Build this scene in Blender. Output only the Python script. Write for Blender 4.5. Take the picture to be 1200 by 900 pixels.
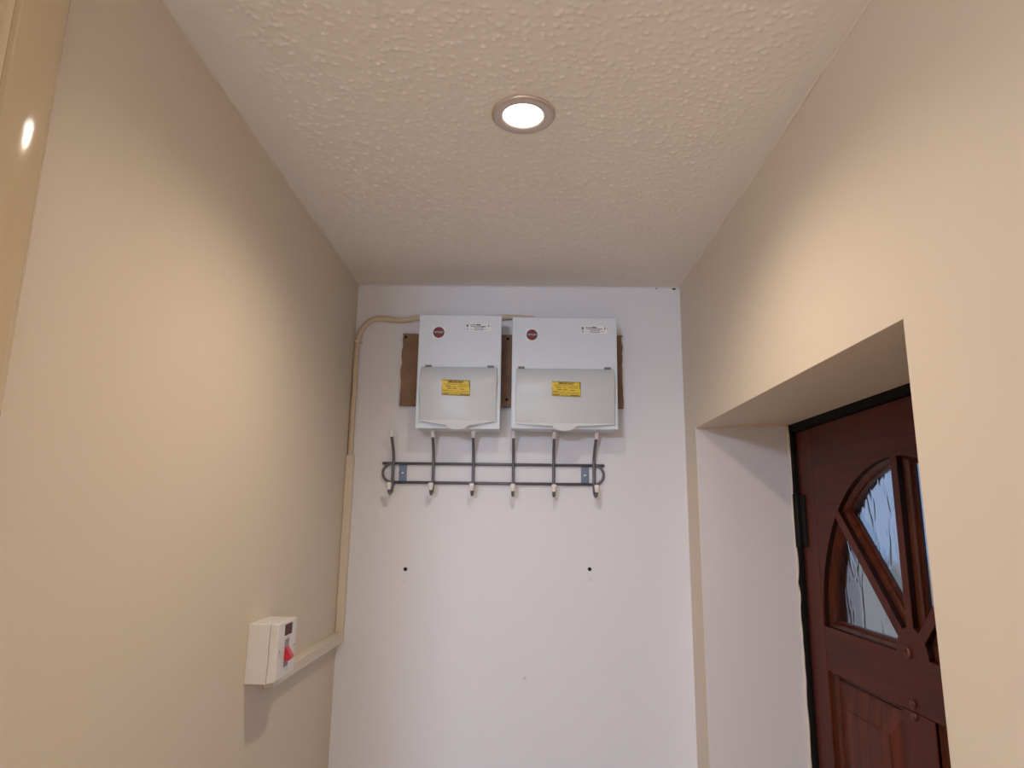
import bpy, bmesh, math, random
from mathutils import Vector, Matrix
random.seed(7)
for o in list(bpy.data.objects):
    bpy.data.objects.remove(o, do_unlink=True)
scene = bpy.context.scene
COL = scene.collection

# ------------------------------------------------------------------ measures
Z0 = 1.80                       # camera height above the floor; all z below are Z0 + height relative to the lens
XL, XR, D = -0.3929, 0.3571, 1.4921
ZC = Z0 + 0.5401                # ceiling
LAMP = (-0.0065, 0.815)

# ------------------------------------------------------------------ camera
cam_d = bpy.data.cameras.new('camera')
cam_d.sensor_fit = 'HORIZONTAL'
cam_d.sensor_width = 36.0
cam_d.lens = 787.09 * 36.0 / 1200.0
cam_d.clip_start = 0.02
cam = bpy.data.objects.new('camera', cam_d)
COL.objects.link(cam)
pitch, yaw, roll = 0.202715, 0.019772, 0.014826
fw = Vector((-math.sin(yaw)*math.cos(pitch), math.cos(yaw)*math.cos(pitch), math.sin(pitch)))
r0 = Vector((math.cos(yaw), math.sin(yaw), 0))
u0 = r0.cross(fw)
rt = r0*math.cos(roll) + u0*math.sin(roll)
up = u0*math.cos(roll) - r0*math.sin(roll)
cam.matrix_world = Matrix(((rt.x, up.x, -fw.x, 0), (rt.y, up.y, -fw.y, 0), (rt.z, up.z, -fw.z, Z0), (0, 0, 0, 1)))
scene.camera = cam

# ------------------------------------------------------------------ sky, exposure
SKY = 0.55
w = bpy.data.worlds.new('sky')
scene.world = w
w.use_nodes = True
bg = w.node_tree.nodes['Background']
bg.inputs['Color'].default_value = (0.42, 0.60, 0.95, 1)
bg.inputs['Strength'].default_value = SKY
vs = scene.view_settings
vs.view_transform = 'Standard'
vs.look = 'None'
vs.gamma = 1.0
vs.use_curve_mapping = False
vs.exposure = 0.0
DOWNLIGHT_POWER = 10.0
HALL_STRENGTH = 106.0

# ------------------------------------------------------------------ materials
def srgb(r, g, b):
    f = lambda c: (c/255/12.92) if c/255 <= 0.04045 else ((c/255+0.055)/1.055)**2.4
    return (f(r), f(g), f(b), 1)

def mat(name, col, rough=0.6, metal=0.0, spec=0.5, bump=None, mottle=None, coat=0.0):
    """col linear rgba; bump=(scale, strength, distance); mottle=(scale, amount)"""
    m = bpy.data.materials.new(name)
    m.use_nodes = True
    nt = m.node_tree
    p = nt.nodes['Principled BSDF']
    p.inputs['Base Color'].default_value = col
    p.inputs['Roughness'].default_value = rough
    p.inputs['Metallic'].default_value = metal
    p.inputs['Specular IOR Level'].default_value = spec
    if coat:
        p.inputs['Coat Weight'].default_value = coat
        p.inputs['Coat Roughness'].default_value = 0.12
    tc = nt.nodes.new('ShaderNodeTexCoord')
    if mottle:
        n = nt.nodes.new('ShaderNodeTexNoise')
        n.inputs['Scale'].default_value = mottle[0]
        n.inputs['Detail'].default_value = 4
        nt.links.new(tc.outputs['Object'], n.inputs['Vector'])
        mx = nt.nodes.new('ShaderNodeMix')
        mx.data_type = 'RGBA'
        a = mottle[1]
        mx.inputs[6].default_value = (col[0]*(1-a), col[1]*(1-a), col[2]*(1-a), 1)
        mx.inputs[7].default_value = (min(1, col[0]*(1+a)), min(1, col[1]*(1+a)), min(1, col[2]*(1+a)), 1)
        nt.links.new(n.outputs['Fac'], mx.inputs[0])
        nt.links.new(mx.outputs[2], p.inputs['Base Color'])
    if bump:
        n = nt.nodes.new('ShaderNodeTexNoise')
        n.inputs['Scale'].default_value = bump[0]
        n.inputs['Detail'].default_value = 3
        nt.links.new(tc.outputs['Object'], n.inputs['Vector'])
        b = nt.nodes.new('ShaderNodeBump')
        b.inputs['Strength'].default_value = bump[1]
        b.inputs['Distance'].default_value = bump[2]
        nt.links.new(n.outputs['Fac'], b.inputs['Height'])
        nt.links.new(b.outputs['Normal'], p.inputs['Normal'])
    return m

def emit_mat(name, col, strength):
    m = bpy.data.materials.new(name)
    m.use_nodes = True
    nt = m.node_tree
    p = nt.nodes['Principled BSDF']
    p.inputs['Base Color'].default_value = (0.8, 0.8, 0.8, 1)
    p.inputs['Emission Color'].default_value = col
    p.inputs['Emission Strength'].default_value = strength
    return m

def wood_mat(name, dark, light, rough=0.3, axis='z', coat=0.3):
    m = mat(name, dark, rough, spec=0.16, coat=coat)
    nt = m.node_tree
    p = nt.nodes['Principled BSDF']
    tc = nt.nodes.new('ShaderNodeTexCoord')
    mp = nt.nodes.new('ShaderNodeMapping')
    s = {'z': (60, 60, 2.2), 'y': (60, 2.2, 60)}[axis]
    mp.inputs['Scale'].default_value = s
    nt.links.new(tc.outputs['Object'], mp.inputs['Vector'])
    n = nt.nodes.new('ShaderNodeTexNoise'); n.inputs['Scale'].default_value = 1.0; n.inputs['Detail'].default_value = 5
    n.inputs['Roughness'].default_value = 0.65
    nt.links.new(mp.outputs['Vector'], n.inputs['Vector'])
    cr = nt.nodes.new('ShaderNodeValToRGB')
    cr.color_ramp.elements[0].position = 0.32; cr.color_ramp.elements[0].color = dark
    cr.color_ramp.elements[1].position = 0.72; cr.color_ramp.elements[1].color = light
    nt.links.new(n.outputs['Fac'], cr.inputs['Fac'])
    nt.links.new(cr.outputs['Color'], p.inputs['Base Color'])
    b = nt.nodes.new('ShaderNodeBump'); b.inputs['Strength'].default_value = 0.12; b.inputs['Distance'].default_value = 0.001
    nt.links.new(n.outputs['Fac'], b.inputs['Height']); nt.links.new(b.outputs['Normal'], p.inputs['Normal'])
    return m

def glass_mat(name):
    """patterned obscure glass: flowing vertical ribs and lens shapes pressed into it"""
    m = bpy.data.materials.new(name)
    m.use_nodes = True
    nt = m.node_tree
    p = nt.nodes['Principled BSDF']
    p.inputs['Base Color'].default_value = (0.93, 0.97, 1.0, 1)
    p.inputs['Transmission Weight'].default_value = 1.0
    p.inputs['Roughness'].default_value = 0.06
    p.inputs['IOR'].default_value = 1.45
    tc = nt.nodes.new('ShaderNodeTexCoord')
    mp = nt.nodes.new('ShaderNodeMapping'); mp.inputs['Scale'].default_value = (1, 15, 5.5)
    nt.links.new(tc.outputs['Object'], mp.inputs['Vector'])
    wv = nt.nodes.new('ShaderNodeTexVoronoi'); wv.feature = 'DISTANCE_TO_EDGE'; wv.inputs['Scale'].default_value = 1.0
    dn = nt.nodes.new('ShaderNodeTexNoise'); dn.inputs['Scale'].default_value = 1.4; dn.inputs['Detail'].default_value = 2
    nt.links.new(mp.outputs['Vector'], dn.inputs['Vector'])
    ad = nt.nodes.new('ShaderNodeMix'); ad.data_type = 'RGBA'; ad.blend_type = 'LINEAR_LIGHT'; ad.inputs[0].default_value = 0.6
    nt.links.new(mp.outputs['Vector'], ad.inputs[6]); nt.links.new(dn.outputs['Color'], ad.inputs[7])
    nt.links.new(ad.outputs[2], wv.inputs['Vector'])
    mr = nt.nodes.new('ShaderNodeMapRange'); mr.inputs[1].default_value = 0.0; mr.inputs[2].default_value = 0.12
    mr.interpolation_type = 'SMOOTHSTEP'; mr.inputs[3].default_value = 1.0; mr.inputs[4].default_value = 0.0
    nt.links.new(wv.outputs['Distance'], mr.inputs[0])
    n2 = nt.nodes.new('ShaderNodeTexNoise'); n2.inputs['Scale'].default_value = 45; n2.inputs['Detail'].default_value = 2
    nt.links.new(tc.outputs['Object'], n2.inputs['Vector'])
    ma = nt.nodes.new('ShaderNodeMath'); ma.operation = 'MULTIPLY_ADD'; ma.inputs[1].default_value = 0.10
    nt.links.new(n2.outputs['Fac'], ma.inputs[0]); nt.links.new(mr.outputs[0], ma.inputs[2])
    b = nt.nodes.new('ShaderNodeBump'); b.inputs['Strength'].default_value = 0.2; b.inputs['Distance'].default_value = 0.0022
    nt.links.new(ma.outputs[0], b.inputs['Height']); nt.links.new(b.outputs['Normal'], p.inputs['Normal'])
    return m

CREAM = (0.76, 0.665, 0.54, 1)
M = dict(
    cream=mat('cream_wall_paint', CREAM, 0.55, spec=0.35, bump=(110, 0.04, 0.002), mottle=(3.0, 0.02)),
    white_wall=mat('white_wall_paint', (0.81, 0.835, 0.91, 1), 0.5, spec=0.4, bump=(120, 0.08, 0.002), mottle=(2.5, 0.02)),
    white_gloss=mat('white_gloss_paint', (0.70, 0.675, 0.69, 1), 0.22, spec=0.5, bump=(40, 0.12, 0.002)),
    ceiling=mat('stippled_ceiling_paint', (0.90, 0.875, 0.85, 1), 0.55, spec=0.4, bump=(220, 0.05, 0.001)),
    gloss_cream=mat('cream_gloss_paint', (0.66, 0.53, 0.35, 1), 0.07, spec=0.5, bump=(26, 0.02, 0.002)),
    caulk=mat('painted_caulk', (0.80, 0.73, 0.63, 1), 0.55),
    pvc=mat('cream_pvc', (0.74, 0.66, 0.55, 1), 0.4),
    pvc_cable=mat('painted_cable', (0.66, 0.55, 0.43, 1), 0.5, bump=(90, 0.2, 0.002)),
    white_plastic=mat('white_plastic', (0.80, 0.785, 0.78, 1), 0.32),
    steel_white=mat('powder_coated_steel', (0.735, 0.83, 0.945, 1), 0.42, mottle=(9, 0.015)),
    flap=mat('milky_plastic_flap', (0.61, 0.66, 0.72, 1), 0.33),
    flap_lip_lit=mat('milky_plastic_lit_lip', (0.80, 0.85, 0.91, 1), 0.35),  # flap plastic lightened: lamp light on the flared lip put into its colour
    hinge_grey=mat('grey_plastic', (0.16, 0.16, 0.17, 1), 0.5),
    board=mat('brown_backing_board', (0.26, 0.155, 0.095, 1), 0.75, mottle=(22, 0.45), bump=(60, 0.4, 0.003)),
    board_paint=mat('old_paint_rim', (0.55, 0.44, 0.33, 1), 0.6, bump=(80, 0.4, 0.003)),
    dark=mat('dark_hole', (0.012, 0.010, 0.009, 1), 0.9),
    label_white=mat('label_paper', (0.87, 0.93, 1.0, 1), 0.45),
    ink=mat('label_ink', (0.13, 0.14, 0.18, 1), 0.6),
    ink_soft=mat('label_ink_soft', (0.38, 0.40, 0.48, 1), 0.6),
    red_logo=mat('logo_red', srgb(128, 24, 34), 0.4),
    dark_logo=mat('logo_dark', srgb(46, 22, 28), 0.4),
    yellow=mat('label_yellow', (0.80, 0.60, 0.025, 1), 0.45),
    yellow_ink=mat('label_black_on_yellow', (0.16, 0.11, 0.01, 1), 0.6),
    yellow_ink_soft=mat('label_fine_print', (0.42, 0.31, 0.03, 1), 0.6),
    rack=mat('grey_painted_wire', (0.15, 0.155, 0.185, 1), 0.36, metal=0.3),
    rack_plate=mat('blue_grey_plate', (0.14, 0.18, 0.27, 1), 0.4, metal=0.3),
    cap=mat('ivory_rubber_cap', (0.92, 0.90, 0.90, 1), 0.4),
    screw=mat('bright_screw', (0.7, 0.7, 0.72, 1), 0.3, metal=1.0),
    red_rocker=mat('red_rocker', (0.62, 0.018, 0.045, 1), 0.3),
    neon=mat('dark_red_lens', (0.11, 0.008, 0.010, 1), 0.4, spec=0.15),
    grey_slot=mat('grey_slot', (0.30, 0.28, 0.27, 1), 0.5),
    chrome=mat('satin_trim_ring', (0.62, 0.54, 0.49, 1), 0.33, metal=0.55),
    lens=emit_mat('lit_lens', (1.0, 0.96, 0.90, 1), 14.0),
    dome=emit_mat('lit_dome', (0.85, 0.955, 1.20, 1), HALL_STRENGTH),
    wood=wood_mat('mahogany_upright', srgb(62, 23, 13), srgb(100, 38, 20), 0.42, 'z', 0.0),
    wood_h=wood_mat('mahogany_cross', srgb(62, 23, 13), srgb(94, 36, 20), 0.42, 'y', 0.0),
    wood_mould=wood_mat('mahogany_moulding', srgb(56, 22, 11), srgb(96, 44, 22), 0.3, 'z', 0.2),
    wood_rebate=wood_mat('mahogany_dark_rebate', srgb(26, 10, 6), srgb(44, 18, 10), 0.4, 'z', 0.0),
    wood_panel=wood_mat('mahogany_panel', srgb(66, 29, 16), srgb(112, 50, 28), 0.42, 'z', 0.0),
    frame=mat('dark_door_frame', (0.008, 0.006, 0.005, 1), 0.8, spec=0.12, bump=(50, 0.3, 0.003)),
    hinge=mat('black_hinge', (0.006, 0.005, 0.005, 1), 0.6, spec=0.2),
    brass=mat('aged_brass', srgb(96, 56, 42), 0.4, metal=0.5),
    glass=glass_mat('patterned_glass'),
    floor=wood_mat('laminate_floor', (0.56, 0.35, 0.17, 1), (0.68, 0.45, 0.24, 1), 0.4, 'y', 0.0),
    paving=mat('grey_paving', (0.72, 0.545, 0.37, 1), 0.85, mottle=(3, 0.2)),
)

# ------------------------------------------------------------------ builders
def link(name, bm, material, parent=None, origin=(0, 0, 0), smooth=False, bevel=0.0, segs=2):
    o0 = Vector(origin)
    for v in bm.verts:
        v.co -= o0
    bmesh.ops.recalc_face_normals(bm, faces=bm.faces)
    me = bpy.data.meshes.new(name)
    bm.to_mesh(me)
    bm.free()
    ms = material if isinstance(material, (list, tuple)) else [material]
    for mm in ms:
        me.materials.append(M[mm])
    if smooth:
        for p in me.polygons:
            p.use_smooth = True
    o = bpy.data.objects.new(name, me)
    COL.objects.link(o)
    if parent is not None:
        o.parent = parent
        if parent.type == 'EMPTY':
            pass
        else:
            o.location = (0, 0, 0)
    else:
        o.location = origin
    if bevel:
        b = o.modifiers.new('bevel', 'BEVEL')
        b.width = bevel
        b.segments = segs
        b.limit_method = 'ANGLE'
        b.angle_limit = math.radians(40)
    return o

def thing(name, label, cat, loc, group=None):
    o = bpy.data.objects.new(name, None)
    o.empty_display_size = 0.05
    COL.objects.link(o)
    o.location = loc
    if label:
        o['label'] = label
    if cat:
        o['category'] = cat
    if group:
        o['group'] = group
    return o

def tag(o, label=None, cat=None, group=None, kind=None):
    for k, v in (('label', label), ('category', cat), ('group', group), ('kind', kind)):
        if v:
            o[k] = v
    return o

def box(bm, x0, x1, y0, y1, z0, z1, mi=0):
    vs_ = [bm.verts.new(c) for c in ((x0, y0, z0), (x1, y0, z0), (x1, y1, z0), (x0, y1, z0),
                                    (x0, y0, z1), (x1, y0, z1), (x1, y1, z1), (x0, y1, z1))]
    for f in ((0, 3, 2, 1), (4, 5, 6, 7), (0, 1, 5, 4), (1, 2, 6, 5), (2, 3, 7, 6), (3, 0, 4, 7)):
        bm.faces.new([vs_[i] for i in f]).material_index = mi
    return bm

def bx(*a):
    return box(bmesh.new(), *a)

def tube(bm, pts, r, n=10, radii=None, cap=True):
    pts = [Vector(p) for p in pts]
    T = []
    for i in range(len(pts)):
        a = pts[max(i-1, 0)]; b = pts[min(i+1, len(pts)-1)]
        T.append((b-a).normalized())
    ref = Vector((0, 0, 1)) if abs(T[0].z) < 0.9 else Vector((1, 0, 0))
    N = (ref - T[0]*ref.dot(T[0])).normalized()
    rings = []
    for i, p in enumerate(pts):
        N = (N - T[i]*N.dot(T[i])).normalized()
        B = T[i].cross(N)
        rr = radii[i] if radii else r
        rings.append([bm.verts.new(p + (N*math.cos(2*math.pi*k/n) + B*math.sin(2*math.pi*k/n))*rr) for k in range(n)])
    for a, b in zip(rings[:-1], rings[1:]):
        for k in range(n):
            bm.faces.new((a[k], a[(k+1) % n], b[(k+1) % n], b[k]))
    if cap:
        bm.faces.new(rings[0]); bm.faces.new(list(reversed(rings[-1])))
    return bm

def lathe(bm, prof, c, n=48, axis='z', mi=0):
    """prof list of (radius, height); axis direction z (up) or -y (towards the room) or -x"""
    rings = []
    for r, hgt in prof:
        ring = []
        for k in range(n):
            a = 2*math.pi*k/n
            u, v = r*math.cos(a), r*math.sin(a)
            if axis == 'z': q = (c[0]+u, c[1]+v, c[2]+hgt)
            elif axis == 'y': q = (c[0]+u, c[1]-hgt, c[2]+v)
            else: q = (c[0]-hgt, c[1]+u, c[2]+v)
            ring.append(bm.verts.new(q))
        rings.append(ring)
    for a, b in zip(rings[:-1], rings[1:]):
        for k in range(n):
            bm.faces.new((a[k], a[(k+1) % n], b[(k+1) % n], b[k])).material_index = mi
    for ring in (rings[0], rings[-1]):
        bm.faces.new(ring)
    return bm

def prism(bm, pts, f0, f1):
    """closed outline pts [(a,b)]; f0/f1 map (a,b) to 3D for the two ends"""
    A = [bm.verts.new(f0(*p)) for p in pts]
    B = [bm.verts.new(f1(*p)) for p in pts]
    n = len(pts)
    bm.faces.new(A); bm.faces.new(list(reversed(B)))
    for i in range(n):
        bm.faces.new((A[i], A[(i+1) % n], B[(i+1) % n], B[i]))
    return bm

def text_part(name, s, size, loc, rot, material, parent, origin, align='CENTER', width=None, depth=0.0002, bold=0.0):
    cu = bpy.data.curves.new(name, 'FONT')
    cu.body = s
    cu.size = size
    cu.extrude = depth
    cu.align_x = align
    cu.align_y = 'CENTER'
    cu.resolution_u = 2
    cu.offset = bold
    t = bpy.data.objects.new(name+'_curve', cu)
    COL.objects.link(t)
    dg = bpy.context.evaluated_depsgraph_get()
    me = bpy.data.meshes.new_from_object(t.evaluated_get(dg))
    bpy.data.objects.remove(t, do_unlink=True)
    bpy.data.curves.remove(cu)
    if width:
        xs = [v.co.x for v in me.vertices]
        k = width/(max(xs)-min(xs))
        for v in me.vertices:
            v.co.x *= k
    me.transform(Matrix.Translation(Vector(loc)-Vector(origin)) @ rot)
    me.name = name
    me.materials.clear()
    me.materials.append(M[material])
    o = bpy.data.objects.new(name, me)
    COL.objects.link(o)
    o.parent = parent
    return o

FACE_Y = Matrix.Rotation(math.pi/2, 4, 'X')      # text reading on a surface that faces the camera (-y)
FACE_X = Matrix.Rotation(math.pi/2, 4, 'Z') @ Matrix.Rotation(math.pi/2, 4, 'X')   # on a surface facing +x

def struct(name, bm, material, **k):
    o = link(name, bm, material, **k)
    o['kind'] = 'structure'
    return o

# ------------------------------------------------------------------ the setting
HX0, HY0 = -1.95, -2.60          # the wider hall behind the camera
XOUT = XR + 0.30                 # outer face of the entrance wall
struct('floor', bx(HX0-0.1, XOUT, HY0-0.1, D+0.12, -0.12, 0), 'floor')
ceil_o = struct('ceiling', bx(HX0-0.1, XOUT, HY0-0.1, D+0.12, ZC, ZC+0.12), 'ceiling')
# hanging pimples of the stippled coating over the lobby, as real relief
def stipple():
    import numpy as np
    rng = np.random.default_rng(5)
    x0, x1, y0, y1 = XL+0.001, XR-0.001, 0.30, D-0.001
    st = 0.0019
    nx, ny = int((x1-x0)/st), int((y1-y0)/st)
    gx, gy = np.linspace(x0, x1, nx), np.linspace(y0, y1, ny)
    H = np.zeros((ny, nx))
    sp_ = 0.0096
    for py in np.arange(y0, y1, sp_):
        for px_ in np.arange(x0, x1, sp_):
            cx, cy = px_+rng.uniform(-0.5, 0.5)*sp_*1.1, py+rng.uniform(-0.5, 0.5)*sp_*1.1
            if rng.random() < 0.16:
                continue
            e = min(cx-x0, x1-cx, y1-cy)
            fade = min(1.0, max(0.06, (e-0.012)/0.07))
            a = rng.uniform(0.0006, 0.0023)*fade
            r = rng.uniform(0.0018, 0.0029)
            sx_, sy_ = r*rng.uniform(0.8, 1.5), r*rng.uniform(0.8, 1.3)
            i0, i1 = np.searchsorted(gx, (cx-3*sx_, cx+3*sx_)); j0, j1 = np.searchsorted(gy, (cy-3*sy_, cy+3*sy_))
            if i1 <= i0 or j1 <= j0:
                continue
            G = a*np.exp(-((gx[None, i0:i1]-cx)/sx_)**2-((gy[j0:j1, None]-cy)/sy_)**2)
            H[j0:j1, i0:i1] = np.maximum(H[j0:j1, i0:i1], G)
    X, Y = np.meshgrid(gx, gy)
    R_ = np.hypot(X-LAMP[0], Y-LAMP[1])
    H *= np.clip((R_-0.040)/0.006, 0, 1)
    co = np.stack([X, Y, ZC-0.0004-H], -1).reshape(-1, 3)
    idx = np.arange(nx*ny).reshape(ny, nx)
    q = np.stack([idx[:-1, :-1], idx[1:, :-1], idx[1:, 1:], idx[:-1, 1:]], -1).reshape(-1, 4)
    me = bpy.data.meshes.new('stippled_coating')
    me.vertices.add(len(co)); me.vertices.foreach_set('co', co.ravel())
    me.loops.add(q.size); me.loops.foreach_set('vertex_index', q.ravel().astype(np.int32))
    me.polygons.add(len(q))
    me.polygons.foreach_set('loop_start', (np.arange(len(q))*4).astype(np.int32))
    me.polygons.foreach_set('loop_total', np.full(len(q), 4, dtype=np.int32))
    me.polygons.foreach_set('use_smooth', np.ones(len(q), dtype=bool))
    me.update(calc_edges=True)
    me.validate()
    me.materials.append(M['ceiling'])
    o = bpy.data.objects.new('stippled_coating', me)
    COL.objects.link(o)
    o.parent = ceil_o
    o['kind'] = 'stuff'
stipple()
wall_back = struct('wall_back', bx(XL-0.10, XOUT, D, D+0.12, 0, ZC), 'white_wall')
struct('wall_left', bx(XL-0.10, XL, 0.395, D, 0, ZC), 'cream')
struct('wall_hall_front', bx(HX0-0.1, XL-0.10, 0.395, 0.50, 0, ZC), 'cream')
struct('wall_hall_left', bx(HX0-0.1, HX0, HY0, 0.395, 0, ZC), 'cream')
struct('wall_hall_rear', bx(HX0-0.1, XOUT, HY0-0.1, HY0, 0, ZC), 'cream')

# right wall with the deep door opening (splayed far reveal, level soffit)
def right_wall():
    bm = bmesh.new()
    xa, xb, xc = XR, XR+0.181, XOUT
    def prof(x):
        t = min(1, (x-xa)/(xb-xa))
        yf = 1.399 + (1.371-1.399)*t
        yn = 0.6185
        zt = Z0+0.1955 + 0.004*t
        return [(yn, 0), (yn, zt-0.002), (yf, zt+0.002), (yf, 0)]
    cols = []
    for x in (xa, xb, xc):
        hole = [bm.verts.new((x, y, z)) for y, z in prof(x)]
        out = [bm.verts.new((x, y, z)) for y, z in ((HY0, 0), (HY0, ZC), (D, ZC), (D, 0))]
        # helper verts above the opening
        cols.append((hole, out))
    for (hole, out) in (cols[0], cols[2]):
        bm.faces.new((out[0], hole[0], hole[1], out[1]))
        bm.faces.new((out[1], hole[1], hole[2], out[2]))
        bm.faces.new((out[2], hole[2], hole[3], out[3]))
    for (h0, o0), (h1, o1) in zip(cols[:-1], cols[1:]):
        bm.faces.new((h0[0], h0[1], h1[1], h1[0]))
        bm.faces.new((h0[1], h0[2], h1[2], h1[1]))
        bm.faces.new((h0[2], h0[3], h1[3], h1[2])).material_index = 1
        bm.faces.new((o0[0], o0[1], o1[1], o1[0]))
        bm.faces.new((o0[1], o0[2], o1[2], o1[1]))
        bm.faces.new((o0[2], o0[3], o1[3], o1[2]))
        bm.faces.new((h0[0], o0[0], o1[0], h1[0]))
        bm.faces.new((h0[3], o0[3], o1[3], h1[3]))
    return struct('wall_right', bm, ['cream', 'white_gloss'], bevel=0.0025, segs=2)
right_wall()

struct('trim_5', tube(bmesh.new(), [(XR+0.1795+random.uniform(-.0015, .0015), 1.3705-0.002+random.uniform(-.0012, .0012), 0.02+(Z0+0.18)*i/90) for i in range(91)], 0.003, 6,
       [0.0032*random.uniform(0.5, 1.3) for i in range(91)]), 'caulk', smooth=True)
# thin beads of painted filler where ceiling and walls meet
def wobble_bead(a, b, r, n=60, amp=0.0012):
    a, b = Vector(a), Vector(b)
    pts, rad = [], []
    for i in range(n+1):
        p = a.lerp(b, i/n)
        pts.append(p + Vector((random.uniform(-amp, amp), random.uniform(-amp, amp), random.uniform(-amp, amp))))
        rad.append(r*random.uniform(0.65, 1.2))
    return tube(bmesh.new(), pts, r, 6, rad)
struct('trim_1', wobble_bead((XL, 0.48, ZC), (XL, D, ZC), 0.0032), 'caulk', smooth=True)
struct('trim_2', wobble_bead((XR, -0.6, ZC), (XR, D, ZC), 0.0032), 'caulk', smooth=True)
struct('trim_3', wobble_bead((XL, D, ZC), (XR, D, ZC), 0.0028), 'white_wall', smooth=True)
# dark crack where the filler has come away at the far right corner
bm = bmesh.new()
for x0_, x1_, dz in ((0.339, 0.348, 0.0030), (0.301, 0.305, 0.0012)):
    prism(bm, [(x0_, -0.003-dz/2), ((x0_+x1_)/2, -0.003-dz), (x1_, -0.003-dz*0.6), (x1_-0.002, -0.003), ((x0_+x1_)/2, -0.0025)],
          lambda a, b: (a, D-0.0034, ZC+b), lambda a, b: (a, D+0.004, ZC+b))
link('crack', bm, 'dark', parent=wall_back)

# painted door architrave at the near end of the left wall
prof = [(0.395, 0.0), (0.395, 0.011), (0.4005, 0.014), (0.405, 0.0135), (0.409, 0.0105), (0.412, 0.0105), (0.4145, 0.0145),
        (0.419, 0.0165), (0.423, 0.0140), (0.4255, 0.0150)] + [(0.4265+0.036*i/48, 0.0162+0.145*(0.036*i/48)-2.2*(0.036*i/48)**2) for i in range(49)] + [(0.4660, 0.0181), (0.4695, 0.0170), (0.4730, 0.0148),
        (0.477, 0.0092), (0.479, 0.005), (0.4795, 0.0)]
bm = prism(bmesh.new(), prof, lambda y, d: (XL+d, y, 0), lambda y, d: (XL+d, y, ZC))
struct('trim_4', bm, 'gloss_cream')

# plugged holes and marks on the back wall (parts of it)
for hx, hz in ((-0.2532, -0.1026), (0.1428, -0.0964)):
    bm = bmesh.new()
    lathe(bm, [(0.0042, -0.003), (0.0042, 0.0002), (0.0034, 0.0008), (0.0022, 0.0004)], (hx, D, Z0+hz), 14, 'y')
    link('screw_hole', bm, 'dark', parent=wall_back)
for x0_, x1_, z_, hh in ((-0.259, -0.257, -0.1265, 0.0008), (-0.2545, -0.252, -0.1275, 0.0008), (0.1385, 0.146, -0.1195, 0.0006), (0.1455, 0.1462, -0.116, 0.004)):
    link('pencil_mark', bx(x0_, x1_, D-0.0003, D+0.001, Z0+z_-hh/2, Z0+z_+hh/2), 'ink_soft', parent=wall_back)
bm = bmesh.new()
lathe(bm, [(0.0035, -0.002), (0.0035, 0.0008), (0.0018, 0.0022)], (0.006, D, Z0-0.316), 12, 'y')
link('filler_dab', bm, 'caulk', parent=wall_back, smooth=True)

# ------------------------------------------------------------------ entrance door
DX = 0.545                        # room face of the leaf
YC, ZH, RA = 1.005, Z0-0.175, 0.279
TOP = Z0+0.1835
YF, YN = 1.353, 0.657
door = thing('door_1', 'dark mahogany front door with glazed sunburst fanlight in the deep reveal', 'door', (DX, YC, 0))
door['kind'] = 'structure'
DO = (DX, YC, 0)
TH = 0.044
def dpart(name, bm, material, **k):
    return link(name, bm, material, parent=door, origin=DO, **k)
def dbox(y0, y1, z0, z1, x0=0.0, x1=TH):
    return bx(DX+x0, DX+x1, y0, y1, z0, z1)
dpart('stile', dbox(1.2865, YF, 0.008, TOP), 'wood', bevel=0.0012)
dpart('stile', dbox(YN, 0.7235, 0.008, TOP), 'wood', bevel=0.0012)
# arched head
bm = bmesh.new()
NA = 40
fr, bk = [], []
ang = [math.pi*i/NA for i in range(NA+1)]
rows = []
for a in ang:
    y = YC + RA*math.cos(a); z = ZH + RA*math.sin(a)
    rows.append([bm.verts.new((DX, y, z)), bm.verts.new((DX, y, TOP)), bm.verts.new((DX+TH, y, TOP)), bm.verts.new((DX+TH, y, z))])
for a, b in zip(rows[:-1], rows[1:]):
    for i in range(4):
        j = (i+1) % 4
        bm.faces.new((a[i], a[j], b[j], b[i]))
bm.faces.new(rows[0]); bm.faces.new(rows[-1])
dpart('arched_head_rail', bm, 'wood_h')
dpart('middle_rail', dbox(0.724, 1.286, Z0-0.2505, ZH), 'wood_h', bevel=0.0015)
dpart('bottom_rail', dbox(0.724, 1.286, 0.008, 0.25), 'wood_h', bevel=0.0015)
dpart('muntin', dbox(0.967, 1.046, 0.2505, Z0-0.251), 'wood', bevel=0.0015)
# hub and spokes
RH, SW = 0.040, 0.0085
bm = bmesh.new()
pts = [(YC+RH*math.cos(math.pi*i/20), ZH-0.002+RH*math.sin(math.pi*i/20)) for i in range(21)]
prism(bm, pts, lambda y, z: (DX+0.0002, y, z), lambda y, z: (DX+0.03, y, z))
dpart('hub', bm, 'wood_h')
for k in (1, 2, 3):
    a = k*math.pi/4
    d = Vector((0, math.cos(a), math.sin(a))); n = Vector((0, -math.sin(a), math.cos(a)))
    bm = bmesh.new()
    c = Vector((0, YC, ZH))
    q = [c+d*0.02+n*SW, c+d*0.02-n*SW, c+d*(RA+0.004)-n*SW, c+d*(RA+0.004)+n*SW]
    A = [bm.verts.new((DX+0.0004, p.y, p.z)) for p in q]
    B = [bm.verts.new((DX+0.032, p.y, p.z)) for p in q]
    bm.faces.new(A); bm.faces.new(B)
    for i in range(4):
        bm.faces.new((A[i], A[(i+1) % 4], B[(i+1) % 4], B[i]))
    dpart('spoke', bm, 'wood')
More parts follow.
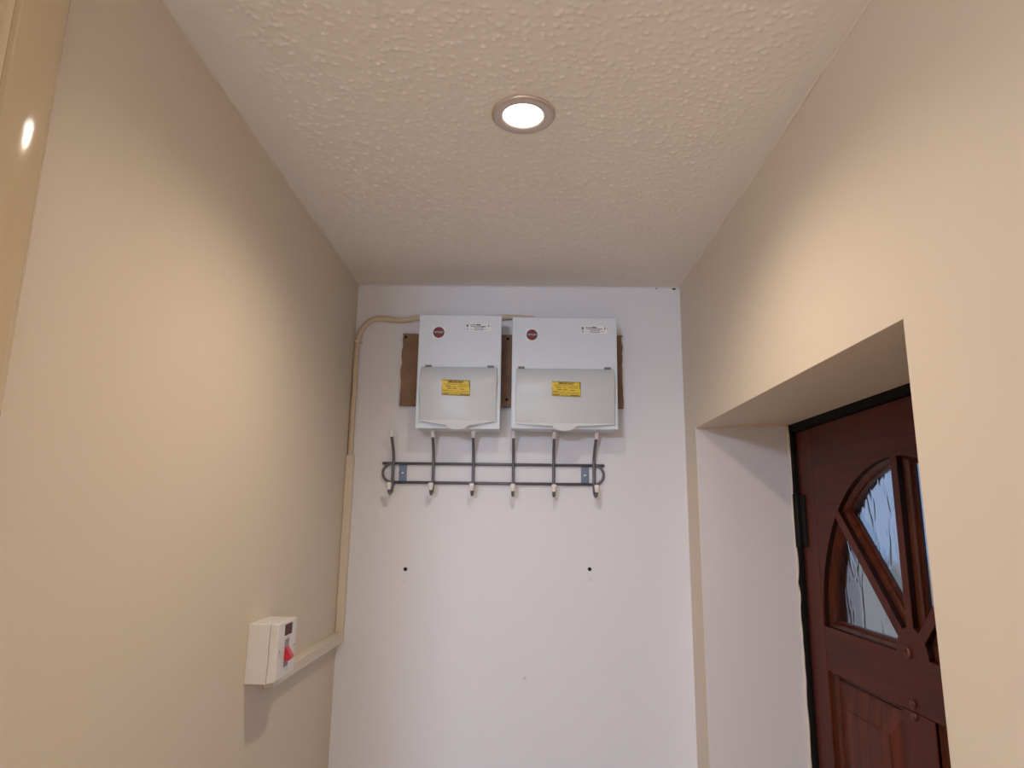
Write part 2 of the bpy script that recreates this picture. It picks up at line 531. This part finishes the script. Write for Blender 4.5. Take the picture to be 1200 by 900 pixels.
# the four sectors: stepped moulding and a pane each
def sector(k, g):
    """outline of sector k shrunk by g, as (y, z) points"""
    a0, a1 = k*math.pi/4, (k+1)*math.pi/4
    d0 = (0.0 if k == 0 else SW) + g
    d1 = (0.0 if k == 3 else SW) + g
    R_, r_ = RA-g, RH+g
    o0, o1 = a0+math.asin(d0/R_), a1-math.asin(d1/R_)
    i0, i1 = a0+math.asin(d0/r_), a1-math.asin(d1/r_)
    if i1 < i0:
        i0 = i1 = (i0+i1)/2
    P = [(YC+R_*math.cos(o0+(o1-o0)*i/14), ZH+R_*math.sin(o0+(o1-o0)*i/14)) for i in range(15)]
    P += [(YC+r_*math.cos(i1+(i0-i1)*i/6), ZH+r_*math.sin(i1+(i0-i1)*i/6)) for i in range(7)]
    return P
STEPS = [(0.0006, 0.0012), (0.0006, 0.0085), (0.0025, 0.0092), (0.0055, 0.0112), (0.0080, 0.0142), (0.0092, 0.0175), (0.0115, 0.018), (0.0115, 0.026), (0.0002, 0.026)]
for k in range(4):
    bm = bmesh.new()
    rings = [[bm.verts.new((DX+dp, y, z)) for y, z in sector(k, g)] for g, dp in STEPS]
    n = len(rings[0])
    for q_, (a, b) in enumerate(zip(rings[:-1], rings[1:])):
        for i in range(n):
            bm.faces.new((a[i], a[(i+1) % n], b[(i+1) % n], b[i])).material_index = 1 if q_ == 0 else 0
    for i in range(n):     # close the ring at the back
        bm.faces.new((rings[0][i], rings[0][(i+1) % n], rings[-1][(i+1) % n], rings[-1][i]))
    dpart('glazing_moulding', bm, ['wood_mould', 'wood_rebate'])
    bm = prism(bmesh.new(), sector(k, 0.0110), lambda y, z: (DX+0.0205, y, z), lambda y, z: (DX+0.0245, y, z))
    dpart('pane', bm, 'glass')
# raised lower panels
for y0, y1 in ((1.046, 1.286), (0.724, 0.967)):
    z0, z1 = 0.25, Z0-0.2505
    steps = [(0.0, 0.0014), (0.0, 0.0045), (0.006, 0.009), (0.010, 0.0155), (0.0125, 0.0155), (0.0125, 0.013), (0.052, 0.0065), (0.0535, 0.0042)]
    def rect(g):
        return [(y0+g, z0+g), (y1-g, z0+g), (y1-g, z1-g), (y0+g, z1-g)]
    bm = bmesh.new()
    rings = [[bm.verts.new((DX+dp, y, z)) for y, z in rect(g)] for g, dp in steps[:5]]
    rings.append([bm.verts.new((DX+0.034, y, z)) for y, z in rect(0.0125)])
    rings.append([bm.verts.new((DX+0.034, y, z)) for y, z in rect(-0.0008)])
    for a, b in zip(rings[:-1], rings[1:]):
        for i in range(4):
            bm.faces.new((a[i], a[(i+1) % 4], b[(i+1) % 4], b[i]))
    for i in range(4):
        bm.faces.new((rings[0][i], rings[0][(i+1) % 4], rings[-1][(i+1) % 4], rings[-1][i]))
    dpart('panel_moulding', bm, 'wood_mould')
    bm = bmesh.new()
    rings = [[bm.verts.new((DX+dp, y, z)) for y, z in rect(g)] for g, dp in [(0.0127, 0.030)] + steps[5:]]
    for a, b in zip(rings[:-1], rings[1:]):
        for i in range(4):
            bm.faces.new((a[i], a[(i+1) % 4], b[(i+1) % 4], b[i]))
    bm.faces.new(rings[0]); bm.faces.new(rings[-1])
    dpart('panel', bm, 'wood_panel')
# brass fixings at the centre of the middle rail
bm = lathe(bmesh.new(), [(0.0085, -0.002), (0.0085, 0.001), (0.0070, 0.0032), (0.0050, 0.0026), (0.0040, 0.0005)], (DX, 1.0152, Z0-0.1735), 20, 'x')
dpart('screw_cup', bm, 'brass', smooth=False)
for yy, zz in ((1.0128, -0.2395), (1.0115, -0.2555)):
    bm = lathe(bmesh.new(), [(0.0060, -0.002), (0.0060, 0.001), (0.0048, 0.0036), (0.0022, 0.0050)], (DX, yy, Z0+zz), 16, 'x')
    dpart('screw_cap', bm, 'brass', smooth=True)
# hinge
bm = bmesh.new()
tube(bm, [(DX-0.006, 1.3560, Z0-0.040), (DX-0.006, 1.3560, Z0+0.062)], 0.0068, 14)
hg = dpart('hinge', bm, 'hinge')
bm = bx(DX-0.0035, DX+0.001, 1.327, 1.354, Z0-0.038, Z0+0.060)
link('hinge_plate', bm, 'hinge', parent=hg, origin=DO)
hg2 = dpart('hinge', tube(bmesh.new(), [(DX-0.006, 1.3560, 0.22), (DX-0.006, 1.3560, 0.32)], 0.0068, 14), 'hinge')

# door frame set against the plaster, and its rebate
fr_o = thing('door_frame', 'near-black wooden frame around the mahogany front door', 'door frame', (DX, YC, 0))
def fpart(name, bm, bevel=0.0015):
    return link(name, bm, 'frame', parent=fr_o, origin=DO, bevel=bevel)
def rough_bar(p0, p1, w, seed):
    return None
fpart('jamb', bx(XR+0.181, XOUT-0.04, 1.3555, 1.385, 0.0, Z0+0.200))
fpart('jamb', bx(XR+0.181, XOUT-0.04, 0.605, 0.654, 0.0, Z0+0.200))
fpart('head', bx(XR+0.181, XOUT-0.04, 0.605, 1.385, Z0+0.1855, Z0+0.205))
fpart('stop', bx(DX+TH+0.001, XOUT-0.04, 1.338, 1.3555, 0.0, Z0+0.1855))
fpart('stop', bx(DX+TH+0.001, XOUT-0.04, 0.654, 0.672, 0.0, Z0+0.1855))
fpart('head_stop', bx(DX+TH+0.001, XOUT-0.04, 0.672, 1.338, Z0+0.168, Z0+0.1855))
fpart('sill', bx(XR+0.181, XOUT-0.02, 0.654, 1.3555, -0.05, 0.006))

# outside: paving up to the horizon
struct('ground', bx(XOUT+0.002, 60.0, -40.0, 40.0, -0.25, -0.15), 'paving')

# ------------------------------------------------------------------ downlight
dl = thing('recessed_downlight', 'lit round recessed downlight with satin ring in the stippled ceiling', 'ceiling light', (LAMP[0], LAMP[1], ZC))
DLO = (LAMP[0], LAMP[1], ZC)
bm = bmesh.new()
N = 56
prof = [(0.0425, 0.0), (0.0428, -0.0025), (0.0415, -0.0042), (0.0370, -0.0052), (0.0300, -0.0050), (0.0272, -0.0040), (0.0267, -0.0022), (0.0267, 0.0)]
rings = [[bm.verts.new((LAMP[0]+r*math.cos(2*math.pi*k/N), LAMP[1]+r*math.sin(2*math.pi*k/N), ZC+zz)) for k in range(N)] for r, zz in prof]
for a, b in zip(rings, rings[1:]+rings[:1]):
    for k in range(N):
        bm.faces.new((a[k], a[(k+1) % N], b[(k+1) % N], b[k]))
ring = link('trim_ring', bm, 'chrome', parent=dl, origin=DLO, smooth=True)
bm = lathe(bmesh.new(), [(0.0267, 0.0), (0.0267, -0.0016), (0.0240, -0.0022), (0.0235, -0.0018), (0.0060, -0.0024)], DLO, 48, 'z')
link('lens', bm, 'lens', parent=dl, origin=DLO)
sp = bpy.data.lights.new('downlight_beam', 'SPOT')
sp.energy = DOWNLIGHT_POWER
sp.color = (1.0, 0.83, 0.66)
sp.spot_size = math.radians(158)
sp.spot_blend = 1.0
sp.shadow_soft_size = 0.008
so = bpy.data.objects.new('downlight_beam', sp)
COL.objects.link(so)
so.parent = dl
so.location = (0, 0, -0.018)
so.rotation_euler = (0, math.radians(-1), 0)

# ------------------------------------------------------------------ hall ceiling lamp behind the camera
HL = (-0.63, -1.55, ZC)
hl = thing('hall_ceiling_lamp', 'cool white dome lamp on the ceiling of the wider hall', 'ceiling light', HL)
bm = lathe(bmesh.new(), [(0.215, 0.0), (0.217, -0.018), (0.205, -0.022), (0.05, -0.022)], HL, 48, 'z')
link('base_plate', bm, 'white_plastic', parent=hl, origin=HL)
bm = lathe(bmesh.new(), [(0.200, -0.022), (0.198, -0.045), (0.182, -0.072), (0.145, -0.096), (0.09, -0.112), (0.02, -0.119)], HL, 48, 'z')
link('dome', bm, 'dome', parent=hl, origin=HL, smooth=True)

# ------------------------------------------------------------------ backing board
bt = 0.014
bm = bmesh.new()
random.seed(3)
pts = []
for i in range(13):
    z = 0.2523 + (0.4187-0.2523)*i/12
    pts.append((-0.2805 + random.uniform(-0.0016, 0.0016), z))
for i in range(25):
    x = -0.281 + (0.2205+0.281)*i/24
    pts.append((x, 0.4190 + random.uniform(-0.0006, 0.0006)))
for i in range(13):
    z = 0.4196 + (0.2523-0.4196)*i/12
    pts.append((0.2190 + random.uniform(-0.0018, 0.0018), z))
prism(bm, pts, lambda x, z: (x, D-bt, Z0+z), lambda x, z: (x, D, Z0+z))
bb = thing('backing_board', 'rough brown wooden board on the wall behind the two white fuse boxes', 'board', (-0.03, D, Z0+0.2523))
BO = (-0.03, D, Z0+0.2523)
link('board', bm, 'board', parent=bb, origin=BO)
for x_, z_ in ((-0.2735, 0.4105), (-0.0400, 0.4085), (-0.0405, 0.268)):
    link('screw_hole', lathe(bmesh.new(), [(0.0030, -0.004), (0.0034, 0.0006), (0.0015, 0.0002)], (x_, D-bt, Z0+z_), 12, 'y'), 'dark', parent=bb, origin=BO)

# ------------------------------------------------------------------ consumer units
def consumer_unit(label, x0, x1, z0, z1, sticker, info, flap, hinges, tab, notice):
    yf, yb = D-0.080, D-bt
    O = ((x0+x1)/2, yb, Z0+z0)
    t = thing('consumer_unit', label, 'fuse box', O, 'white fuse boxes on the brown board')
    P = lambda name, bm, m, **k: link(name, bm, m, parent=t, origin=O, **k)
    # steel tray with the front cover a separate sheet
    P('back_box', bx(x0+0.0015, x1-0.0015, yf+0.012, yb, Z0+z0+0.0015, Z0+z1-0.0015), 'steel_white', bevel=0.002)
    P('front_cover', bx(x0, x1, yf, yf+0.013, Z0+z0, Z0+z1), 'steel_white', bevel=0.0022, segs=3)
    # curved flap
    fx0, fx1, ft, fb = flap
    prof = [(ft, 0.0025), (ft-0.006, 0.0070), (ft-0.015, 0.0112), (ft-0.026, 0.0140), (ft-0.036, 0.0150), (ft-0.043, 0.0146), (ft-0.060, 0.0122), (ft-0.085, 0.0088), (fb+0.004, 0.0066), (fb, 0.0056)]
    bm = bmesh.new()
    nx = 2
    A = [[bm.verts.new((x, yf-d, Z0+z)) for z, d in prof] + [bm.verts.new((x, yf+0.001, Z0+fb)), bm.verts.new((x, yf+0.001, Z0+ft))] for x in (fx0, fx1)]
    n = len(A[0])
    for i in range(n):
        f = bm.faces.new((A[0][i], A[0][(i+1) % n], A[1][(i+1) % n], A[1][i]))
    bm.faces.new(A[0]); bm.faces.new(A[1])
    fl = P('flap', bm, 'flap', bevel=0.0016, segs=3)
    for p_ in fl.data.polygons:
        p_.use_smooth = len(p_.vertices) == 4 and abs(p_.normal.x) < 0.5
    # lip and finger tab along the flap's lower edge, flaring outwards
    tx0, tx1, tz, tbz = tab
    tc = (tx0+tx1)/2
    arc = []
    for i in range(11):
        a = math.pi*i/10
        arc.append((tc-(tx1-tx0)/2*math.cos(a), tz-(tz-tbz)*math.sin(a)))
    out = [(fx0+0.001, fb-0.0008)] + arc + [(fx1-0.001, fb-0.0008), (fx1-0.001, fb+0.0012), (fx0+0.001, fb+0.0012)]
    def yo(z, base):
        return yf - base - max(0, (fb-z))*0.95
    bm = prism(bmesh.new(), out, lambda x, z: (x, yo(z, 0.0060), Z0+z), lambda x, z: (x, yo(z, 0.0036), Z0+z))
    link('lip', bm, 'flap_lip_lit', parent=fl, origin=O, bevel=0.0005)
    for hx, hz in hinges:
        P('hinge', bx(hx-0.0068, hx+0.0068, yf-0.0052, yf, Z0+hz-0.0020, Z0+hz+0.0026), 'hinge_grey', bevel=0.001)
    # round red maker's sticker
    sx, sz, sr = sticker
    st = P('logo_sticker', bx(sx-sr*1.06, sx+sr*1.10, yf-0.0004, yf+0.0002, Z0+sz-sr*1.06, Z0+sz+sr*1.10), 'label_white')
    bm = lathe(bmesh.new(), [(sr, -0.0003), (sr, 0.0006)], (sx, yf, Z0+sz), 40, 'y')
    link('logo_rim', bm, 'dark_logo', parent=st, origin=O)
    bm = lathe(bmesh.new(), [(sr*0.90, 0.0), (sr*0.90, 0.0008)], (sx, yf, Z0+sz), 40, 'y')
    link('logo_disc', bm, 'red_logo', parent=st, origin=O)
    link('logo_band', bx(sx-sr*0.95, sx+sr*0.95, yf-0.0010, yf, Z0+sz-sr*0.22, Z0+sz+sr*0.22), 'dark_logo', parent=st, origin=O)
    text_part('logo_lettering', 'WYLEX', sr*0.50, (sx, yf-0.0011, Z0+sz), FACE_Y, 'label_white', st, O, width=sr*1.62)
    # white rating label
    ix0, ix1, iz0, iz1 = info
    il = P('rating_label', bx(ix0, ix1, yf-0.0004, yf+0.0002, Z0+iz0, Z0+iz1), 'label_white')
    iw, ih = ix1-ix0, iz1-iz0
    def ink(nm, a0, a1, b0, b1, m, par, X0, W, Zb, H, yy):
        link(nm, bx(X0+W*a0, X0+W*a1, yy-0.0003, yy+0.0001, Z0+Zb+H*b0, Z0+Zb+H*b1), m, parent=par, origin=O)
    for a0, a1, b0, b1, m in ((0.03, 0.10, 0.52, 0.88, 'ink'), (0.03, 0.05, 0.12, 0.38, 'ink'), (0.08, 0.10, 0.12, 0.38, 'ink'), (0.17, 0.27, 0.72, 0.88, 'ink_soft'),
                              (0.30, 0.36, 0.72, 0.88, 'ink'), (0.40, 0.58, 0.72, 0.90, 'ink'), (0.20, 0.74, 0.53, 0.64, 'ink_soft'), (0.60, 0.79, 0.53, 0.68, 'ink_soft'),
                              (0.33, 0.71, 0.36, 0.46, 'ink_soft'), (0.17, 0.30, 0.20, 0.26, 'ink_soft'), (0.32, 0.70, 0.10, 0.24, 'ink_soft'), (0.73, 0.86, 0.22, 0.28, 'ink_soft'),
                              (0.86, 0.91, 0.52, 0.88, 'ink_soft'), (0.96, 0.98, 0.52, 0.82, 'ink_soft')):
        ink('print', a0, a1, b0, b1, m, il, ix0, iw, iz0, ih, yf-0.0004)
    # yellow notice on the flap (follows the bulge: tilted like the surface there)
    nx0, nx1, nz0, nz1 = notice
    def fy(z):
        for (za, da), (zb, db) in zip(prof[:-1], prof[1:]):
            if za >= z >= zb:
                return yf - (da + (db-da)*(za-z)/(za-zb))
        return yf-0.015
    bm = bmesh.new()
    zz = [nz0+(nz1-nz0)*i/8 for i in range(9)]
    tilt = (nx1-nx0)*0.03
    out = []
    rws = [[bm.verts.new((x, fy(z)-dd, Z0+z-(tilt*(x-nx0)/(nx1-nx0)))) for x, dd in ((nx0, 0.0004), (nx1, 0.0004), (nx1, -0.0006), (nx0, -0.0006))] for z in zz]
    for a, b in zip(rws[:-1], rws[1:]):
        for i in range(4):
            bm.faces.new((a[i], a[(i+1) % 4], b[(i+1) % 4], b[i]))
    bm.faces.new(rws[0]); bm.faces.new(rws[-1])
    nl = P('warning_notice', bm, 'yellow')
    nw, nh = nx1-nx0, nz1-nz0
    def nbar(a0, a1, b0, b1, m):
        bm = bmesh.new()
        rr = []
        for b_ in (b0, (b0+b1)/2, b1):
            z = nz0+nh*b_
            rr.append([bm.verts.new((nx0+nw*a, fy(z)-dd, Z0+z-tilt*a)) for a, dd in ((a0, 0.0007), (a1, 0.0007), (a1, 0.0), (a0, 0.0))])
        for a, b in zip(rr[:-1], rr[1:]):
            for i in range(4):
                bm.faces.new((a[i], a[(i+1) % 4], b[(i+1) % 4], b[i]))
        bm.faces.new(rr[0]); bm.faces.new(rr[-1])
        link('print', bm, m, parent=nl, origin=O)
    for a0, a1, b0, b1, m in ((0.0, 1.0, 0.965, 0.995, 'yellow_ink'), (0.0, 1.0, 0.0, 0.03, 'yellow_ink'), (0.0, 0.012, 0.0, 1.0, 'yellow_ink'), (0.965, 1.0, 0.55, 0.98, 'yellow_ink'), (0.985, 1.0, 0.0, 1.0, 'yellow_ink'),
                              (0.07, 0.28, 0.68, 0.73, 'yellow_ink_soft'), (0.32, 0.55, 0.69, 0.73, 'yellow_ink_soft'), (0.58, 0.93, 0.67, 0.72, 'yellow_ink_soft'),
                              (0.13, 0.32, 0.56, 0.61, 'yellow_ink'), (0.36, 0.52, 0.55, 0.59, 'yellow_ink_soft'), (0.56, 0.90, 0.55, 0.60, 'yellow_ink_soft'),
                              (0.19, 0.34, 0.42, 0.47, 'yellow_ink'), (0.38, 0.54, 0.41, 0.49, 'yellow_ink_soft'), (0.64, 0.80, 0.40, 0.44, 'yellow_ink'),
                              (0.03, 0.23, 0.29, 0.33, 'yellow_ink'), (0.28, 0.48, 0.29, 0.32, 'yellow_ink_soft'), (0.52, 0.62, 0.27, 0.31, 'yellow_ink_soft'), (0.66, 0.95, 0.27, 0.31, 'yellow_ink_soft'),
                              (0.03, 0.42, 0.17, 0.22, 'yellow_ink_soft'), (0.45, 0.95, 0.16, 0.21, 'yellow_ink_soft'), (0.03, 0.27, 0.06, 0.12, 'yellow_ink'), (0.30, 0.60, 0.05, 0.11, 'yellow_ink_soft'), (0.63, 0.96, 0.05, 0.11, 'yellow_ink')):
        nbar(a0, a1, b0, b1, m)
    zt = nz0+nh*0.855
    sl = math.atan2(fy(zt-0.003)-fy(zt+0.003), -0.006)
    text_part('heading', 'IMPORTANT', nh*0.22, ((nx0+nx1)/2, fy(zt)-0.0016, Z0+zt-tilt*0.5), Matrix.Rotation(0.03, 4, 'Y') @ FACE_Y, 'yellow_ink', nl, O, width=nw*0.54, bold=0.00022)
    return t
consumer_unit('smaller white steel fuse box on the left, nearest the painted cable', -0.2332, -0.0522, 0.1922, 0.4440,
              (-0.1896, 0.4036, 0.0123), (-0.1310, -0.0745, 0.4075, 0.4245), (-0.2245, -0.0603, 0.3265, 0.2085),
              ((-0.2090, 0.3270), (-0.0744, 0.3268)), (-0.1635, -0.1195, 0.1965, 0.1875), (-0.1770, -0.1168, 0.2625, 0.2955))
consumer_unit('wider white steel fuse box on the right of the pair', -0.0290, 0.1983, 0.1940, 0.4404,
              (0.0140, 0.4000, 0.0120), (0.1205, 0.1795, 0.4045, 0.4210), (-0.0195, 0.1905, 0.3248, 0.2050),
              ((-0.0082, 0.3255), (0.1769, 0.3256)), (0.0590, 0.1075, 0.1985, 0.1875), (0.0575, 0.1180, 0.2630, 0.2945))

# ------------------------------------------------------------------ cable and mini trunking
def smooth_path(pts, k=8):
    """Catmull-Rom"""
    P = [Vector(p) for p in pts]
    P = [P[0]*2-P[1]] + P + [P[-1]*2-P[-2]]
    out = []
    for i in range(1, len(P)-2):
        for j in range(k):
            t = j/k
            out.append(0.5*((2*P[i]) + (P[i+1]-P[i-1])*t + (2*P[i-1]-5*P[i]+4*P[i+1]-P[i+2])*t*t + (3*P[i]-P[i-1]-3*P[i+1]+P[i+2])*t**3))
    out.append(P[-2])
    return out
cb = thing('electric_cable', 'cream painted cable looping from the fuse boxes down the corner', 'cable', (-0.385, D, Z0+0.14))
CO = (-0.385, D, Z0+0.14)
yc_ = D-0.0065
path = smooth_path([(0.02, yc_, Z0+0.459), (-0.04, yc_, Z0+0.4625), (-0.12, yc_, Z0+0.4585), (-0.2444, yc_, Z0+0.4590), (-0.268, yc_, Z0+0.4545), (-0.292, yc_, Z0+0.4525), (-0.325, yc_, Z0+0.4565), (-0.350, yc_, Z0+0.4550), (-0.368, yc_, Z0+0.4430),
                    (-0.380, yc_, Z0+0.4220), (-0.3860, yc_, Z0+0.395), (-0.3865, yc_, Z0+0.330), (-0.3855, yc_, Z0+0.290), (-0.3865, yc_, Z0+0.24), (-0.3855, yc_, Z0+0.125)])
link('sheath', tube(bmesh.new(), path, 0.0062, 12), 'pvc_cable', parent=cb, origin=CO, smooth=True)
bm = bmesh.new()
box(bm, -0.3925, -0.3785, D-0.0145, D, Z0+0.398, Z0+0.4035)
link('clip', bm, 'pvc', parent=cb, origin=CO, bevel=0.0015)
bm = bmesh.new()
lathe(bm, [(0.0022, 0.0), (0.0022, 0.004), (0.0012, 0.0052)], (-0.3775, D, Z0+0.400), 10, 'y')
link('clip_nail', bm, 'pvc', parent=cb, origin=CO)

tr = thing('mini_trunking', 'cream plastic trunking running down the corner and along to the red switch', 'trunking', (XL, D, Z0-0.2525))
TO = (XL, D, Z0-0.2525)
link('trunking_base', bx(XL, XL+0.0165, D-0.0135, D, Z0-0.2525, Z0+0.1405), 'pvc', parent=tr, origin=TO, bevel=0.0008)
link('trunking_lid', bx(XL+0.0004, XL+0.0161, D-0.0162, D-0.0130, Z0-0.2330, Z0+0.1395), 'pvc', parent=tr, origin=TO, bevel=0.0012)
link('trunking_base', bx(XL, XL+0.0130, 1.0868, D-0.0135, Z0-0.2525, Z0-0.2325), 'pvc', parent=tr, origin=TO, bevel=0.0008)
link('trunking_lid', bx(XL+0.0125, XL+0.0160, 1.0870, D-0.0165, Z0-0.2520, Z0-0.2330), 'pvc', parent=tr, origin=TO, bevel=0.0012)

# ------------------------------------------------------------------ switch on the left wall
sw = thing('wall_switch', 'white surface-mounted switch with red rocker on the cream left wall', 'switch', (XL, 1.0475, Z0-0.2305))
SO = (XL, 1.0475, Z0-0.2305)
S = lambda name, bm, m, **k: link(name, bm, m, parent=sw, origin=SO, **k)
y0, y1 = 1.0085, 1.0868
S('back_box', bx(XL, XL+0.0310, y0, y1, Z0-0.2305, Z0-0.1485), 'white_plastic', bevel=0.0012)
bm = bmesh.new()
xa, xb = XL+0.0313, XL+0.0440
prism(bm, [(xa, -0.2300), (xa, -0.1482), (xb, -0.1485), (xb, -0.2268)], lambda x, z: (x, y0-0.0003, Z0+z), lambda x, z: (x, y1+0.0003, Z0+z))
pl = S('face_plate', bm, 'white_plastic', bevel=0.0018, segs=3)
S('neon_indicator', bx(xb-0.002, xb+0.0006, 1.0350, 1.0655, Z0-0.1690, Z0-0.1530), 'neon', bevel=0.0006)
S('rocker_surround', bx(xb-0.002, xb+0.0003, 1.0385, 1.0565, Z0-0.2130, Z0-0.1740), 'grey_slot', bevel=0.0004)
bm = bmesh.new()
prism(bm, [(xb-0.003, -0.2045), (xb-0.003, -0.1845), (xb+0.0010, -0.1850), (xb+0.0105, -0.1990), (xb+0.0068, -0.2040)],
      lambda x, z: (x, 1.0405, Z0+z), lambda x, z: (x, 1.0545, Z0+z))
S('rocker', bm, 'red_rocker', bevel=0.0008)
for yy in (1.0165, 1.0785):
    bm = bmesh.new()
    lathe(bm, [(0.0030, -0.001), (0.0030, 0.0004), (0.0022, 0.0008)], (0, 0, 0), 14, 'y')
    for v in bm.verts:
        v.co = Vector((xb - v.co.y, yy + v.co.x, Z0-0.1878 + v.co.z))
    sc = S('screw', bm, 'screw')
    link('slot', bx(xb+0.0007, xb+0.0010, yy-0.0024, yy+0.0024, Z0-0.1882, Z0-0.1874), 'dark', parent=sc, origin=SO)
S('print_mark', bx(xb-0.0005, xb+0.0002, 1.0430, 1.0560, Z0-0.1722, Z0-0.1712), 'ink_soft')

# ------------------------------------------------------------------ coat rack
rk = thing('coat_rack', 'grey wire coat rack with six double hooks under the fuse boxes', 'coat rack', (-0.069, D, Z0+0.082))
KO = (-0.069, D, Z0+0.082)
K = lambda name, bm, m, **k: link(name, bm, m, parent=rk, origin=KO, **k)
yr = D-0.0062
zu, zl = Z0+0.1237, Z0+0.0822
cl, crr = -0.2905, 0.1535
K('rail', tube(bmesh.new(), [(-0.3130, yr, zu), (0.1760, yr, zu+0.0008)], 0.0031, 10), 'rack', smooth=True)
K('rail', tube(bmesh.new(), [(cl, yr, zl), (crr, yr, zl+0.0008)], 0.0031, 10), 'rack', smooth=True)
rl = (zu-zl)/2
for cx, s in ((cl, -1), (crr, 1)):
    pts = [(cx + s*rl*math.cos(math.pi/2 - math.pi*i/16), yr-0.0005, zl+rl+rl*math.sin(math.pi/2 - math.pi*i/16)+(0.0008 if s > 0 else 0)) for i in range(17)]
    K('end_loop', tube(bmesh.new(), pts, 0.0029, 10), 'rack', smooth=True)
for px in (-0.2680, 0.1340):
    p = K('mounting_plate', bx(px-0.0086, px+0.0086, D-0.0032, D, zl, zu), 'rack_plate', bevel=0.0008)
    bm = lathe(bmesh.new(), [(0.0034, -0.001), (0.0034, 0.0008), (0.0020, 0.0022)], (px, D-0.0032, (zl+zu)/2), 16, 'y')
    s_ = link('screw', bm, 'screw', parent=p, origin=KO, smooth=False)
hook_x = [-0.2870, -0.1995, -0.1115, -0.0238, 0.0644, 0.1515]
hp = smooth_path([(0, 0.0440, 0.1840), (0, 0.0345, 0.1730), (0, 0.0200, 0.1520), (0, 0.0130, 0.1360), (0, 0.0122, 0.1200), (0, 0.0122, 0.0860), (0, 0.0135, 0.0700), (0, 0.0200, 0.0600), (0, 0.0300, 0.0565), (0, 0.0385, 0.0610), (0, 0.0415, 0.0690)], 5)
HKO = Vector((0, D, Z0))
def to_w(p, dx=0):
    return Vector((dx+p[0], D-p[1], Z0+p[2]))
def cap_mesh(a, b, r0_, r1_):
    a, b = Vector(a), Vector(b)
    n = 8
    pts = [a.lerp(b, t) for t in (0, 0.05, 0.35, 0.7, 0.9, 0.98, 1.0)]
    rad = [r0_*0.9, r0_, (r0_*2+r1_)/3, r1_, r1_*0.92, r1_*0.6, r1_*0.2]
    return pts, rad
proto = None
for i, hx in enumerate(hook_x):
    if proto is None:
        hk = link('hook', tube(bmesh.new(), [to_w(p) for p in hp], 0.0033, 10), 'rack', parent=rk, origin=(0, D, Z0), smooth=True)
        pts, rad = cap_mesh(to_w((0, 0.0400, 0.1795)), to_w((0, 0.0490, 0.1935)), 0.0040, 0.0046)
        c1 = link('hook_cap', tube(bmesh.new(), pts, 0, 12, rad), 'cap', parent=hk, origin=(0, D, Z0), smooth=True)
        pts, rad = cap_mesh(to_w((0, 0.0410, 0.0650)), to_w((0, 0.0440, 0.0805)), 0.0042, 0.0058)
        c2 = link('hook_cap', tube(bmesh.new(), pts, 0, 12, rad), 'cap', parent=hk, origin=(0, D, Z0), smooth=True)
        proto = (hk, c1, c2)
        cur = hk
    else:
        cur = proto[0].copy(); COL.objects.link(cur); cur.parent = rk
        for c in proto[1:]:
            cc = c.copy(); COL.objects.link(cc); cc.parent = cur
    cur.location = (hx-KO[0], 0, Z0-KO[2])
    cur.rotation_euler = (0, 0, (0.10 if hx > 0.1 else -0.06 if hx < -0.25 else 0.0)*1.0)
